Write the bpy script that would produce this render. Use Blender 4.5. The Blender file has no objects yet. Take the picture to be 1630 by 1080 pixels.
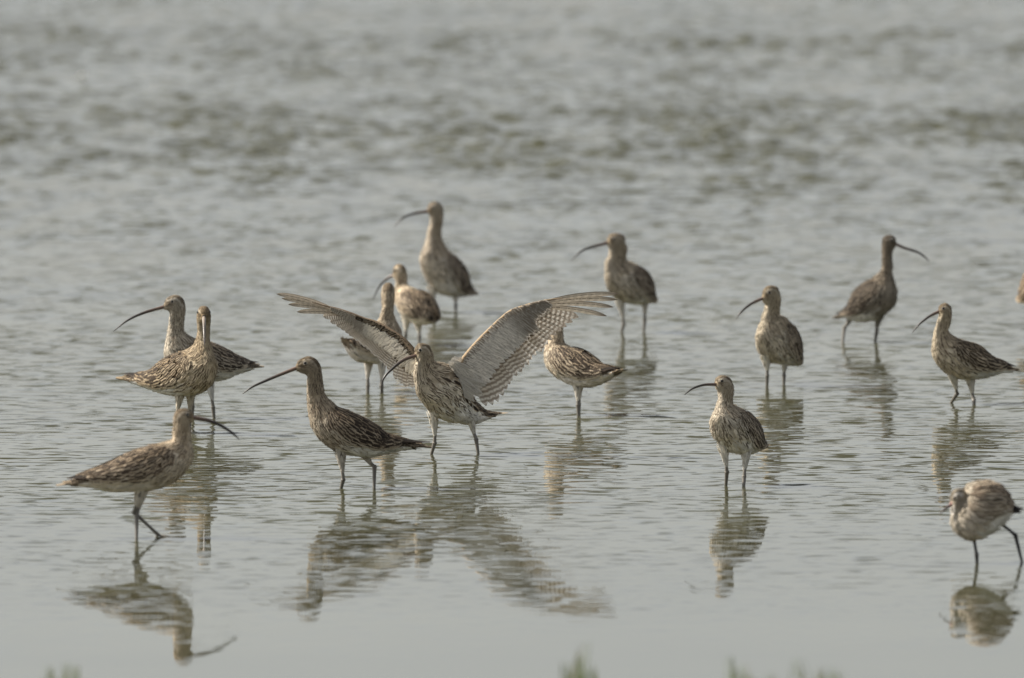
import bpy, math, random
import numpy as np

# ------------------------------------------------------------------ camera
H = 2.77                      # camera height over the water (m)
FPX = 22639.0                 # focal length in photo pixels (500 mm on a 36 mm sensor, 1630 px wide)
PITCH = math.atan(1340.0 / FPX)
scene = bpy.context.scene
col = scene.collection
cam_data = bpy.data.cameras.new('camera')
cam_data.lens = 500.0
cam_data.sensor_width = 36.0
cam_data.clip_start = 0.5
cam_data.clip_end = 5000.0
cam_data.dof.use_dof = True
cam_data.dof.focus_distance = 41.0
cam_data.dof.aperture_fstop = 5.9
cam = bpy.data.objects.new('camera', cam_data)
cam.location = (0, 0, H)
cam.rotation_euler = (math.pi / 2 - PITCH, 0, 0)
col.objects.link(cam)
scene.camera = cam

# ------------------------------------------------------------------ sky and sun
SUN_EL, SUN_AZ = 42.0, -77.0   # azimuth from +Y (view direction), clockwise; sun stands to the left, a little behind the birds
world = bpy.data.worlds.new('World')
scene.world = world
world.use_nodes = True
wn, wl = world.node_tree.nodes, world.node_tree.links
wn.clear()
sky = wn.new('ShaderNodeTexSky')
sky.sky_type = 'NISHITA'
sky.sun_disc = False
sky.sun_elevation = math.radians(SUN_EL)
sky.sun_rotation = math.radians(SUN_AZ)
sky.altitude = 0
sky.air_density = 1.0
sky.dust_density = 2.0
sky.ozone_density = 1.0
hs = wn.new('ShaderNodeHueSaturation'); hs.inputs['Saturation'].default_value = 0.27
bg = wn.new('ShaderNodeBackground'); bg.inputs['Strength'].default_value = 0.076
wo = wn.new('ShaderNodeOutputWorld')
wl.new(sky.outputs[0], hs.inputs['Color']); wl.new(hs.outputs[0], bg.inputs['Color']); wl.new(bg.outputs[0], wo.inputs['Surface'])

sun_data = bpy.data.lights.new('sun', 'SUN')
sun_data.energy = 3.9
sun_data.angle = math.radians(4.0)
sun_data.color = (1.0, 0.93, 0.83)
sun = bpy.data.objects.new('sun', sun_data)
_e, _a = math.radians(SUN_EL), math.radians(SUN_AZ)
sd = np.array([math.cos(_e) * math.sin(_a), math.cos(_e) * math.cos(_a), math.sin(_e)])
import mathutils
sun.rotation_euler = mathutils.Vector(sd).to_track_quat('Z', 'Y').to_euler()
col.objects.link(sun)

vs = scene.view_settings
vs.view_transform = 'Standard'; vs.look = 'None'; vs.exposure = 1.0; vs.gamma = 1.0
vs.use_curve_mapping = False

# ------------------------------------------------------------------ helpers
rng = np.random.default_rng(11)
CP, SP = math.cos(PITCH), math.sin(PITCH)

def ray(u, v):
    xc, yc = (u - 815.0) / FPX, -(v - 540.0) / FPX
    return np.array([xc, CP + yc * SP, -SP + yc * CP])

def ground(u, v, z=0.0):
    d = ray(u, v)
    return np.array([0, 0, H]) + d * ((z - H) / d[2])

def at(u, v, Y):
    d = ray(u, v)
    return np.array([0, 0, H]) + d * (Y / d[1])

def project(p):
    r = p - np.array([0, 0, H])
    f = r[..., 1] * CP - r[..., 2] * SP
    up = r[..., 1] * SP + r[..., 2] * CP
    return 815 + r[..., 0] / f * FPX, 540 - up / f * FPX

def mesh_np(name, verts, quads, mat, parent=None, uv=None, colors=None, smooth=True):
    """One mesh object from numpy arrays; uv is per vertex; colors is a dict name -> (n,4) per vertex."""
    verts = np.asarray(verts, np.float32); quads = np.asarray(quads, np.int32)
    me = bpy.data.meshes.new(name)
    nf = len(quads); k = quads.shape[1]
    me.vertices.add(len(verts)); me.vertices.foreach_set('co', verts.ravel())
    me.loops.add(nf * k); me.loops.foreach_set('vertex_index', quads.ravel())
    me.polygons.add(nf)
    me.polygons.foreach_set('loop_start', np.arange(0, nf * k, k, dtype=np.int32))
    me.polygons.foreach_set('loop_total', np.full(nf, k, np.int32))
    me.polygons.foreach_set('use_smooth', np.full(nf, smooth, bool))
    if uv is not None:
        l = me.uv_layers.new(name='UVMap')
        l.data.foreach_set('uv', np.asarray(uv, np.float32)[quads.ravel()].ravel())
    for cn, c in (colors or {}).items():
        a = me.color_attributes.new(cn, 'FLOAT_COLOR', 'POINT')
        a.data.foreach_set('color', np.asarray(c, np.float32).ravel())
    me.update(); me.validate()
    if mat: me.materials.append(mat)
    o = bpy.data.objects.new(name, me)
    col.objects.link(o)
    if parent: o.parent = parent
    return o

def grid_quads(nr, nc, wrap=False):
    i = np.arange(nr - 1)[:, None]; j = np.arange(nc if wrap else nc - 1)[None, :]
    a = i * nc + j; b = i * nc + (j + 1) % nc
    return np.stack([a, b, b + nc, a + nc], -1).reshape(-1, 4)

def norm(v):
    return v / np.maximum(np.linalg.norm(v, axis=-1, keepdims=True), 1e-9)

def catmull(P, n):
    """dense Catmull-Rom through rows of P, n samples per span"""
    P = np.asarray(P, float)
    E = np.vstack([2 * P[0] - P[1], P, 2 * P[-1] - P[-2]])
    out = []
    for i in range(1, len(E) - 2):
        t = np.arange(n)[:, None] / n
        p0, p1, p2, p3 = E[i - 1], E[i], E[i + 1], E[i + 2]
        out.append(0.5 * (2 * p1 + (p2 - p0) * t + (2 * p0 - 5 * p1 + 4 * p2 - p3) * t ** 2 + (3 * p1 - p0 - 3 * p2 + p3) * t ** 3))
    out.append(P[-1:])
    return np.vstack(out)

def sstep(a, b, x):
    t = np.clip((x - a) / (b - a), 0, 1)
    return t * t * (3 - 2 * t)

def tube(path, radii, nseg=10, dense=5, squash=1.0):
    """tapered round tube through points; returns verts, quads, t along"""
    PR = catmull(np.column_stack([path, radii]), dense)
    P, R = PR[:, :3], np.maximum(PR[:, 3], 1e-4)
    T = norm(np.gradient(P, axis=0))
    ref = np.array([0, 1.0, 0.02])
    S = norm(np.cross(T, ref)); B = np.cross(T, S)
    th = np.linspace(0, 2 * math.pi, nseg, endpoint=False)
    V = P[:, None] + R[:, None, None] * (np.cos(th)[None, :, None] * S[:, None] + squash * np.sin(th)[None, :, None] * B[:, None])
    q = grid_quads(len(P), nseg, True)
    t = np.repeat(np.linspace(0, 1, len(P)), nseg)
    return V.reshape(-1, 3), q, t

# ------------------------------------------------------------------ materials
def new_mat(name):
    m = bpy.data.materials.new(name); m.use_nodes = True
    nt = m.node_tree; nt.nodes.clear()
    return m, nt.nodes, nt.links

def math_node(n, l, op, a, b=None, c=None, clamp=False):
    k = n.new('ShaderNodeMath'); k.operation = op; k.use_clamp = clamp
    for i, x in enumerate((a, b, c)):
        if x is None: continue
        if isinstance(x, (int, float)): k.inputs[i].default_value = x
        else: l.new(x, k.inputs[i])
    return k.outputs[0]

def feather_material(name, translucent=0.16, bars=9.0, primary=False):
    """edge colour / dark shaft streak / cross bars, all per feather from mesh attributes"""
    m, n, l = new_mat(name)
    uv = n.new('ShaderNodeUVMap'); uv.uv_map = 'UVMap'
    sep = n.new('ShaderNodeSeparateXYZ'); l.new(uv.outputs[0], sep.inputs[0])
    U, V = sep.outputs[0], sep.outputs[1]
    e = n.new('ShaderNodeAttribute'); e.attribute_name = 'edge'
    c = n.new('ShaderNodeAttribute'); c.attribute_name = 'core'
    tc = n.new('ShaderNodeTexCoord')
    nz = n.new('ShaderNodeTexNoise'); nz.inputs['Scale'].default_value = 260.0; nz.inputs['Detail'].default_value = 2.0
    l.new(tc.outputs['Object'], nz.inputs['Vector'])
    wob = math_node(n, l, 'MULTIPLY', math_node(n, l, 'SUBTRACT', nz.outputs['Fac'], 0.5), 0.5)
    au = math_node(n, l, 'ADD', math_node(n, l, 'ABSOLUTE', math_node(n, l, 'MULTIPLY_ADD', U, 2.0, -1.0)), wob)
    # streak: 1 inside |u| < w
    d = math_node(n, l, 'SUBTRACT', c.outputs['Alpha'], au)
    streak = math_node(n, l, 'MULTIPLY_ADD', d, 5.0, 0.5, clamp=True)
    tipfade = math_node(n, l, 'MULTIPLY_ADD', math_node(n, l, 'ADD', V, wob), -9.0, 9.2, clamp=True)
    streak = math_node(n, l, 'MULTIPLY', streak, tipfade)
    # bars
    ph = math_node(n, l, 'MULTIPLY_ADD', au, 1.3, math_node(n, l, 'MULTIPLY', V, bars * 2 * math.pi))
    s = math_node(n, l, 'SINE', ph)
    bar = math_node(n, l, 'MULTIPLY', math_node(n, l, 'MULTIPLY_ADD', s, 1.6, 0.5, clamp=True), e.outputs['Alpha'])
    fac = math_node(n, l, 'MAXIMUM', streak, bar)
    if primary:      # dark tip and a dark trailing web
        tip = math_node(n, l, 'MULTIPLY_ADD', V, 3.6, -2.75, clamp=True)
        web = math_node(n, l, 'MULTIPLY', math_node(n, l, 'MULTIPLY_ADD', U, 6.0, -4.2, clamp=True), 0.6)
        fac = math_node(n, l, 'MAXIMUM', fac, math_node(n, l, 'MAXIMUM', tip, web))
    mix = n.new('ShaderNodeMix'); mix.data_type = 'RGBA'
    l.new(fac, mix.inputs[0]); l.new(e.outputs['Color'], mix.inputs[6]); l.new(c.outputs['Color'], mix.inputs[7])
    dif = n.new('ShaderNodeBsdfPrincipled'); dif.inputs['Roughness'].default_value = 0.8
    dif.inputs['Specular IOR Level'].default_value = 0.25
    l.new(mix.outputs[2], dif.inputs['Base Color'])
    tr = n.new('ShaderNodeBsdfTranslucent'); l.new(mix.outputs[2], tr.inputs['Color'])
    ms = n.new('ShaderNodeMixShader'); ms.inputs[0].default_value = translucent
    l.new(dif.outputs[0], ms.inputs[1]); l.new(tr.outputs[0], ms.inputs[2])
    o = n.new('ShaderNodeOutputMaterial'); l.new(ms.outputs[0], o.inputs['Surface'])
    return m

def tint_material(name, rough, noise_scale=120.0, amount=0.35, spec=0.4):
    """vertex colour with a little mottling"""
    m, n, l = new_mat(name)
    a = n.new('ShaderNodeAttribute'); a.attribute_name = 'edge'
    tc = n.new('ShaderNodeTexCoord')
    nz = n.new('ShaderNodeTexNoise'); nz.inputs['Scale'].default_value = noise_scale; nz.inputs['Detail'].default_value = 4.0
    l.new(tc.outputs['Object'], nz.inputs['Vector'])
    f = math_node(n, l, 'MULTIPLY_ADD', nz.outputs['Fac'], 2 * amount, 1 - amount)
    mx = n.new('ShaderNodeMix'); mx.data_type = 'RGBA'; mx.blend_type = 'MULTIPLY'; mx.inputs[0].default_value = 1.0
    cb = n.new('ShaderNodeCombineColor')
    for i in range(3): l.new(f, cb.inputs[i])
    l.new(a.outputs['Color'], mx.inputs[6]); l.new(cb.outputs[0], mx.inputs[7])
    p = n.new('ShaderNodeBsdfPrincipled'); p.inputs['Roughness'].default_value = rough
    p.inputs['Specular IOR Level'].default_value = spec
    l.new(mx.outputs[2], p.inputs['Base Color'])
    bp = n.new('ShaderNodeBump'); bp.inputs['Strength'].default_value = 0.25; bp.inputs['Distance'].default_value = 0.001
    l.new(nz.outputs['Fac'], bp.inputs['Height']); l.new(bp.outputs[0], p.inputs['Normal'])
    o = n.new('ShaderNodeOutputMaterial'); l.new(p.outputs[0], o.inputs['Surface'])
    return m

def plain_material(name, color, rough, spec=0.5):
    m, n, l = new_mat(name)
    p = n.new('ShaderNodeBsdfPrincipled'); p.inputs['Base Color'].default_value = (*color, 1)
    p.inputs['Roughness'].default_value = rough; p.inputs['Specular IOR Level'].default_value = spec
    o = n.new('ShaderNodeOutputMaterial'); l.new(p.outputs[0], o.inputs['Surface'])
    return m

M_FEATHER = feather_material('contour_feather')
M_FLIGHT = feather_material('flight_feather', 0.46, 11.0)
M_PRIMARY = feather_material('primary_vane', 0.38, 10.0, True)
M_SKIN = tint_material('down', 0.9, 220.0, 0.4, 0.1)
M_BILL = tint_material('bill_horn', 0.38, 150.0, 0.2, 0.5)
M_LEG = tint_material('leg_scales', 0.5, 260.0, 0.35, 0.45)
M_EYE = plain_material('eye_dark', (0.012, 0.008, 0.006), 0.08)
M_LID = plain_material('eye_ring', (0.55, 0.51, 0.43), 0.7, 0.2)

def water_material():
    m, n, l = new_mat('murky_water')
    p = n.new('ShaderNodeBsdfPrincipled')
    tc = n.new('ShaderNodeTexCoord')
    nz = n.new('ShaderNodeTexNoise'); nz.inputs['Scale'].default_value = 0.9; nz.inputs['Detail'].default_value = 4.0
    l.new(tc.outputs['Object'], nz.inputs['Vector'])
    r = n.new('ShaderNodeValToRGB')
    r.color_ramp.elements[0].position = 0.3; r.color_ramp.elements[0].color = (0.046, 0.046, 0.024, 1)
    r.color_ramp.elements[1].position = 0.7; r.color_ramp.elements[1].color = (0.066, 0.065, 0.036, 1)
    l.new(nz.outputs['Fac'], r.inputs[0]); l.new(r.outputs[0], p.inputs['Base Color'])
    p.inputs['Roughness'].default_value = 0.02
    p.inputs['IOR'].default_value = 1.333
    # fine relief: sparse steep wavelets a few centimetres long, fading out in the calm margin
    sp = n.new('ShaderNodeSeparateXYZ'); l.new(tc.outputs['Object'], sp.inputs[0])
    t = math_node(n, l, 'MULTIPLY_ADD', sp.outputs[1], 1 / 54.0, -31.0 / 54.0, clamp=True)
    rp = n.new('ShaderNodeValToRGB'); l.new(t, rp.inputs[0])
    cr = rp.color_ramp
    stops = [(33.5, 0.0), (35.0, .05), (36.5, .18), (38.5, .50), (40.5, 1.0), (45.0, 1.0), (56.0, .6), (62.0, 1.0), (84.0, .7)]
    while len(cr.elements) < len(stops): cr.elements.new(0.5)
    for e, (y, val) in zip(cr.elements, stops): e.position = (y - 31.0) / 54.0; e.color = (val, val, val, 1)
    pz = n.new('ShaderNodeTexNoise'); pz.inputs['Scale'].default_value = 0.8; pz.inputs['Detail'].default_value = 3.0
    l.new(tc.outputs['Object'], pz.inputs['Vector'])
    patch = math_node(n, l, 'MULTIPLY_ADD', pz.outputs['Fac'], 3.2, -0.75, clamp=False)
    patch = math_node(n, l, 'MAXIMUM', patch, 0.25)
    slope = None
    for sx, sy, thr, gain, k in ((8.0, 15.0, .575, 8.0, .60), (13.0, 25.0, .575, 8.0, .56), (4.5, 6.0, .60, 5.0, .10)):
        mp = n.new('ShaderNodeMapping'); mp.inputs['Scale'].default_value = (sx, sy, 1.0); mp.inputs['Rotation'].default_value = (0, 0, 0.07)
        l.new(tc.outputs['Object'], mp.inputs['Vector'])
        w = n.new('ShaderNodeTexNoise'); w.inputs['Scale'].default_value = 1.0; w.inputs['Detail'].default_value = 1.5; w.inputs['Distortion'].default_value = 0.3
        l.new(mp.outputs[0], w.inputs['Vector'])
        d = math_node(n, l, 'MULTIPLY', math_node(n, l, 'MULTIPLY_ADD', w.outputs['Fac'], gain, -gain * thr, clamp=True), -k)
        slope = d if slope is None else math_node(n, l, 'ADD', slope, d)
    slope = math_node(n, l, 'MULTIPLY', math_node(n, l, 'MULTIPLY', slope, patch), rp.outputs[0])
    cmb = n.new('ShaderNodeCombineXYZ'); l.new(slope, cmb.inputs[1])
    geo = n.new('ShaderNodeNewGeometry')
    ad = n.new('ShaderNodeVectorMath'); ad.operation = 'ADD'; l.new(geo.outputs['Normal'], ad.inputs[0]); l.new(cmb.outputs[0], ad.inputs[1])
    nm = n.new('ShaderNodeVectorMath'); nm.operation = 'NORMALIZE'; l.new(ad.outputs[0], nm.inputs[0])
    l.new(nm.outputs[0], p.inputs['Normal'])
    o = n.new('ShaderNodeOutputMaterial'); l.new(p.outputs[0], o.inputs['Surface'])
    return m

def mud_material():
    m, n, l = new_mat('wet_mud')
    p = n.new('ShaderNodeBsdfPrincipled'); p.inputs['Roughness'].default_value = 0.7
    tc = n.new('ShaderNodeTexCoord')
    nz = n.new('ShaderNodeTexNoise'); nz.inputs['Scale'].default_value = 3.0; nz.inputs['Detail'].default_value = 8.0
    l.new(tc.outputs['Object'], nz.inputs['Vector'])
    r = n.new('ShaderNodeValToRGB')
    r.color_ramp.elements[0].color = (0.05, 0.045, 0.03, 1); r.color_ramp.elements[1].color = (0.14, 0.125, 0.085, 1)
    l.new(nz.outputs['Fac'], r.inputs[0]); l.new(r.outputs[0], p.inputs['Base Color'])
    bp = n.new('ShaderNodeBump'); bp.inputs['Strength'].default_value = 0.5; l.new(nz.outputs['Fac'], bp.inputs['Height']); l.new(bp.outputs[0], p.inputs['Normal'])
    o = n.new('ShaderNodeOutputMaterial'); l.new(p.outputs[0], o.inputs['Surface'])
    return m

M_WATER = water_material(); M_MUD = mud_material()

# ------------------------------------------------------------------ water, bed, bank
def wave_field(X, Y):
    """height of short wind ripples (m); calm by the near shore, ruffled in bands farther out"""
    r = np.random.default_rng(5)
    Z = np.zeros_like(X)
    def train(n, lam0, lam1, spread, slope):
        z = np.zeros_like(X)
        for _ in range(n):
            lam = math.exp(r.uniform(math.log(lam0), math.log(lam1)))
            a = r.normal(0, spread) + 0.12
            k = 2 * math.pi / lam
            kx, ky = k * math.sin(a), k * math.cos(a)
            z += (slope * math.sqrt(2.0 / n) / k) * np.sin(kx * X + ky * Y + r.uniform(0, 6.283))
        return z
    # patchiness: slow random field
    def patch(n, lx, ly):
        z = np.zeros_like(X)
        for _ in range(n):
            z += np.sin(X * r.normal(0, 2 * math.pi / lx) + Y * r.normal(0, 2 * math.pi / ly) + r.uniform(0, 6.283))
        return z / math.sqrt(n / 2.0)
    p1 = patch(14, 2.0, 4.0); p2 = patch(24, 0.35, 1.4); p3 = patch(10, 9.0, 5.0)
    amp = np.interp(Y, [33.0, 34.6, 35.6, 37.5, 39.5, 42.0, 46.0, 52.0, 57.0, 60.0, 63.0, 66.5, 69.0, 72.0, 76.0, 82.0],
                       [0.01, 0.03, 0.09, 0.20, 0.55, 0.95, 0.9, 0.85, 1.2, 2.9, 2.7, 0.9, 1.5, 2.2, 0.9, 0.8])
    amp = amp * np.clip(1 + 0.22 * p1 + 0.45 * p2 + 0.12 * p3, 0.12, 2.4)
    longer = np.interp(Y, [35.0, 38.0, 46.0, 55.0], [0.05, 0.06, 0.09, 0.5])
    Z = np.interp(Y, [35, 41, 47, 52, 57], [.22, .15, .30, .6, 1.0]) * train(90, 0.095, 0.17, 0.75, 0.080) + longer * (train(50, 0.17, 0.30, 0.85, 0.055) + train(30, 0.30, 0.6, 0.9, 0.016))
    return Z * amp

def build_water():
    ys = [31.6]
    while ys[-1] < 84.0:
        y = ys[-1]
        ys.append(y + float(np.interp(y, [31, 44, 60, 84], [0.020, 0.020, 0.026, 0.034])))
    ys = np.array(ys); xs = np.arange(-3.8, 3.8001, 0.0235)
    X, Y = np.meshgrid(xs, ys)
    ex = sstep(0, 0.6, 3.8 - np.abs(X)) * sstep(31.6, 32.4, Y) * sstep(84.0, 81.5, Y)
    Z = wave_field(X, Y) * ex
    V = np.stack([X, Y, Z], -1).reshape(-1, 3)
    Q = grid_quads(len(ys), len(xs))
    nr, nc = X.shape
    # the rest of the lagoon, out to the horizon, in eight flat sheets that share the patch's corners
    base = len(V)
    x0, x1, y0, y1 = xs[0], xs[-1], ys[0], ys[-1]
    gx = [-4000, x0, x1, 4000]; gy = [29.0, y0, y1, 4500]
    ov = np.array([[a, b, 0] for b in gy for a in gx], float)
    oq = [[base + j * 4 + i, base + j * 4 + i + 1, base + (j + 1) * 4 + i + 1, base + (j + 1) * 4 + i]
          for j in range(3) for i in range(3) if not (i == 1 and j == 1)]
    o = mesh_np('water', np.vstack([V, ov]), np.vstack([Q, np.array(oq)]), M_WATER)
    o['kind'] = 'structure'
    return o
build_water()

def build_ground():
    ys = np.concatenate([[-200, -60, -10, 10, 20], np.linspace(25, 33, 33), [40, 60, 100, 4600]])
    xs = np.concatenate([[-4200, -300, -60, -20], np.linspace(-6, 6, 40), [20, 60, 300, 4200]])
    X, Y = np.meshgrid(xs, ys)
    Z = np.interp(Y, [-200, 10, 24, 29.5, 31.2, 33], [1.2, 0.9, 0.35, 0.10, -0.03, -0.075])
    r = np.random.default_rng(3)
    Z += r.normal(0, 0.008, Z.shape) * (Y < 31)
    o = mesh_np('mud_ground', np.stack([X, Y, Z], -1).reshape(-1, 3), grid_quads(len(ys), len(xs)), M_MUD)
    o['kind'] = 'structure'
build_ground()
BED = -0.075

# ------------------------------------------------------------------ bird builder
# half widths (cm) of the 17 rings: bill base, forehead, crown, hind crown, nape, three neck rings, neck base, shoulder, back ..., tail end
STD_W = np.array([0.7, 1.5, 1.95, 2.0, 1.85, 1.75, 1.8, 2.2, 3.5, 5.2, 6.2, 6.4, 5.9, 4.8, 3.6, 2.8, 2.3])
BOX = {'left': (2.347, 80, 440), 'b': (3.857, 370, 540), 'mid': (3.176, 540, 300), 'midr': (3.274, 840, 350), 'k': (2.77, 1070, 430),
       'r': (3.484, 1310, 350), 'g': (4.912, 1460, 740), 'c': (5.141, 600, 530), 'h': (5.684, 430, 450)}

class Bird: pass

STD_B = dict(D=[(390,155),(415,125),(470,105),(515,125),(540,165),(550,230),(560,300),(575,350),(610,385),(660,420),(740,450),(820,490),(890,535),(950,585),(1010,610),(1070,630),(1150,648)],
             V=[(395,195),(430,205),(460,222),(462,250),(460,290),(460,340),(462,400),(468,450),(478,500),(500,570),(560,640),(640,690),(740,715),(850,725),(940,700),(1050,678),(1140,668)])

def make_shape(box, D, V, feet, phi, headphi=None, std_head=False, size=1.0, mirror=None, depth_w=1.0):
    """sagittal outline (in sketch units of the named box) -> 17 rings in metres in the bird's own frame (x forward, y left, z up)"""
    sc, ox, oy = BOX[box]
    def px(a):
        a = np.array(a, float) / sc + [ox, oy]
        if mirror is not None: a[:, 0] = mirror - a[:, 0]
        return a
    D, V = px(D), px(V)
    b = Bird()
    u0, v0 = np.mean([f[-1][0] for f in feet]), np.mean([f[-1][1] for f in feet])
    root = ground(u0, v0); s = root[1] / CP / FPX
    b.root, b.s, b.u0, b.v0, b.phi = root, s, u0, v0, math.radians(phi)
    hp = math.radians(headphi if headphi is not None else phi)
    b.yaw = hp - b.phi
    W = STD_W * 0.01 * size * depth_w * np.where(np.arange(17) > 7, 0.93, 1.0)
    C, Hh = (D + V) / 2, (D - V) / 2
    thick = np.where(np.arange(17) >= 9, np.where(np.arange(17) < 14, 0.0058, 0.002), np.where(np.arange(17) > 4, 0.0022, 0.0008))   # plumage lies on top of the skin
    thick = thick * (0.45 if abs(math.cos(math.radians(phi))) > 0.85 else 1.0)
    hl = np.linalg.norm(Hh, axis=1) * s
    Hh = Hh * np.clip(1 - thick / hl, 0.6, 1)[:, None]; W = np.maximum(W - thick * 0.8, 0.5 * W)
    cph = math.cos(b.phi)
    def halfx(hx, w, ph):
        c, sn = math.cos(ph), math.sin(ph)
        c = math.copysign(max(abs(c), 0.4), c)
        m = math.sqrt(max((hx * s) ** 2 - (w * sn) ** 2, (0.45 * hx * s) ** 2))
        return math.copysign(m, hx) / c
    rings = np.zeros((17, 5))                                     # cx, cz, ax, az, w
    c_body = math.copysign(max(abs(cph), 0.4), cph)
    for i in range(5, 17):
        cx = (C[i, 0] - u0) * s / c_body
        rings[i] = [cx, (v0 - C[i, 1]) * s - 0.065 * cx * math.sin(b.phi), halfx(Hh[i, 0], W[i], b.phi), -Hh[i, 1] * s, W[i]]
    if std_head:
        k = 0.01 * 0.0456 * size
        SD, SV = np.array(STD_B['D'], float), np.array(STD_B['V'], float)
        c5 = (SD[5] + SV[5]) / 2
        for i in range(5):
            cc = (SD[i] + SV[i]) / 2 - c5; h = (SD[i] - SV[i]) / 2
            rings[i] = [rings[5, 0] - cc[0] * k, rings[5, 1] - cc[1] * k, -h[0] * k, -h[1] * k, W[i]]
    else:
        ch = math.cos(hp); ch = math.copysign(max(abs(ch), 0.4), ch)
        for i in range(5):
            cx = rings[5, 0] + (C[i, 0] - C[5, 0]) * s / ch
            rings[i] = [cx, (v0 - C[i, 1]) * s, halfx(Hh[i, 0], W[i], hp), -Hh[i, 1] * s, W[i]]
    e = 2 * rings[16] - rings[15]; e[2:4] = rings[16, 2:4] * 0.5; e[4] = rings[16, 4] * 0.8
    b.rings = np.vstack([rings, e])
    b.dense = catmull(b.rings, 12); b.qd = np.linspace(0, 17, len(b.dense))
    b.dense[:, 4] = np.maximum(b.dense[:, 4], 0.003)
    b.pivot = rings[5, 0]
    b.hp = hp
    return b

def twist(b, P, q):
    w = sstep(8.0, 4.0, q) * b.yaw
    c, s = np.cos(w), np.sin(w)
    x, y = P[..., 0] - b.pivot, P[..., 1]
    return np.stack([b.pivot + c * x - s * y, s * x + c * y, P[..., 2]], -1)

def surf(b, q, th, yaw=True):
    q = np.clip(q, 0, 17)
    r = [np.interp(q, b.qd, b.dense[:, k]) for k in range(5)]
    ct, st = np.cos(th), np.sin(th)
    st2 = np.sign(st) * np.abs(st) ** 0.85
    P = np.stack([r[0] + ct * r[2], st2 * r[4], r[1] + ct * r[3]], -1)
    return twist(b, P, q) if yaw else P

def frame(b, q, th):
    e = 0.04
    q = np.clip(q, 0.05, 16.95)
    Pq = (surf(b, q + e, th) - surf(b, q - e, th)) / (2 * e)
    Pt = (surf(b, q, th + e) - surf(b, q, th - e)) / (2 * e)
    N = norm(np.cross(Pt, Pq))
    r = [np.interp(q, b.qd, b.dense[:, k]) for k in range(2)]
    C = twist(b, np.stack([r[0], np.zeros_like(r[0]), r[1]], -1), q)
    sg = np.sign(np.sum(N * (surf(b, q, th) - C), -1, keepdims=True)); sg[sg == 0] = 1
    return Pq, Pt, N * sg

PROF = {4: ([0, .35, .74, 1.0], [.5, 1.0, .82, .12]),
        8: ([0, .15, .3, .45, .6, .75, .9, 1.0], [.45, .8, .95, 1.0, .97, .85, .55, .1])}

def strips(b, q0, t0, q1, t1, W, off, lift, rows=4):
    """feather blades lying on the body from (q0,t0) to (q1,t1); returns verts (n*rows*3), uv"""
    vv, ww = PROF[rows]; n = len(q0)
    V = np.zeros((n, rows, 3, 3)); UV = np.zeros((n, rows, 3, 2))
    lat_prev = None
    for k, (v, w) in enumerate(zip(vv, ww)):
        q = q0 + (q1 - q0) * v; t = t0 + (t1 - t0) * v
        P = surf(b, q, t); Pq, Pt, N = frame(b, q, t)
        T = norm(Pq * (q1 - q0)[:, None] + Pt * (t1 - t0)[:, None])
        L = norm(np.cross(N, T))
        P = P + N * (off + lift * v)[:, None]
        for c in range(3):
            V[:, k, c] = P + L * ((c - 1) * 0.5 * W * w)[:, None] + N * (0.10 * W * (1 if c == 1 else 0))[:, None]
            UV[:, k, c] = [c * 0.5, v]
    return V.reshape(-1, 3), UV.reshape(-1, 2)

def strip_quads(n, rows):
    base = grid_quads(rows, 3)
    return (np.arange(n)[:, None, None] * rows * 3 + base[None]).reshape(-1, 4)

def per_feather(a, rows): return np.repeat(a, rows * 3, axis=0)

CURLEW = dict(crown=((.31,.255,.18),(.085,.066,.046)), face=((.42,.365,.28),(.20,.165,.12)), chin=(.47,.42,.34),
              neck=((.52,.45,.345),(.115,.09,.064)), breast=((.68,.62,.51),(.11,.086,.062)), belly=((.78,.755,.69),(.10,.078,.058)),
              back=((.44,.36,.26),(.046,.035,.026)), wing=((.54,.465,.36),(.060,.046,.034)), white=(.82,.80,.74), flight=((.055,.042,.032),(.018,.014,.011)),
              tert=((.36,.29,.21),(.062,.048,.036)), tail=((.34,.29,.22),(.085,.066,.048)), streak=0.92)
GODWIT = dict(crown=((.30,.26,.20),(.12,.10,.075)), face=((.40,.35,.28),(.24,.20,.155)), chin=(.6,.56,.5),
              neck=((.42,.37,.29),(.26,.22,.17)), breast=((.58,.52,.43),(.40,.34,.27)), belly=((.80,.78,.72),(.6,.55,.48)),
              back=((.50,.42,.31),(.13,.095,.065)), wing=((.52,.45,.35),(.16,.125,.09)), white=(.74,.71,.64), flight=((.05,.04,.035),(.02,.017,.015)),
              tert=((.42,.34,.24),(.16,.12,.085)), tail=((.03,.026,.022),(.02,.017,.015)), streak=0.7, black_rump=True)

def pick(cond, a, b): return np.where(cond[:, None], np.asarray(a, float), np.asarray(b, float))

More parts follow.
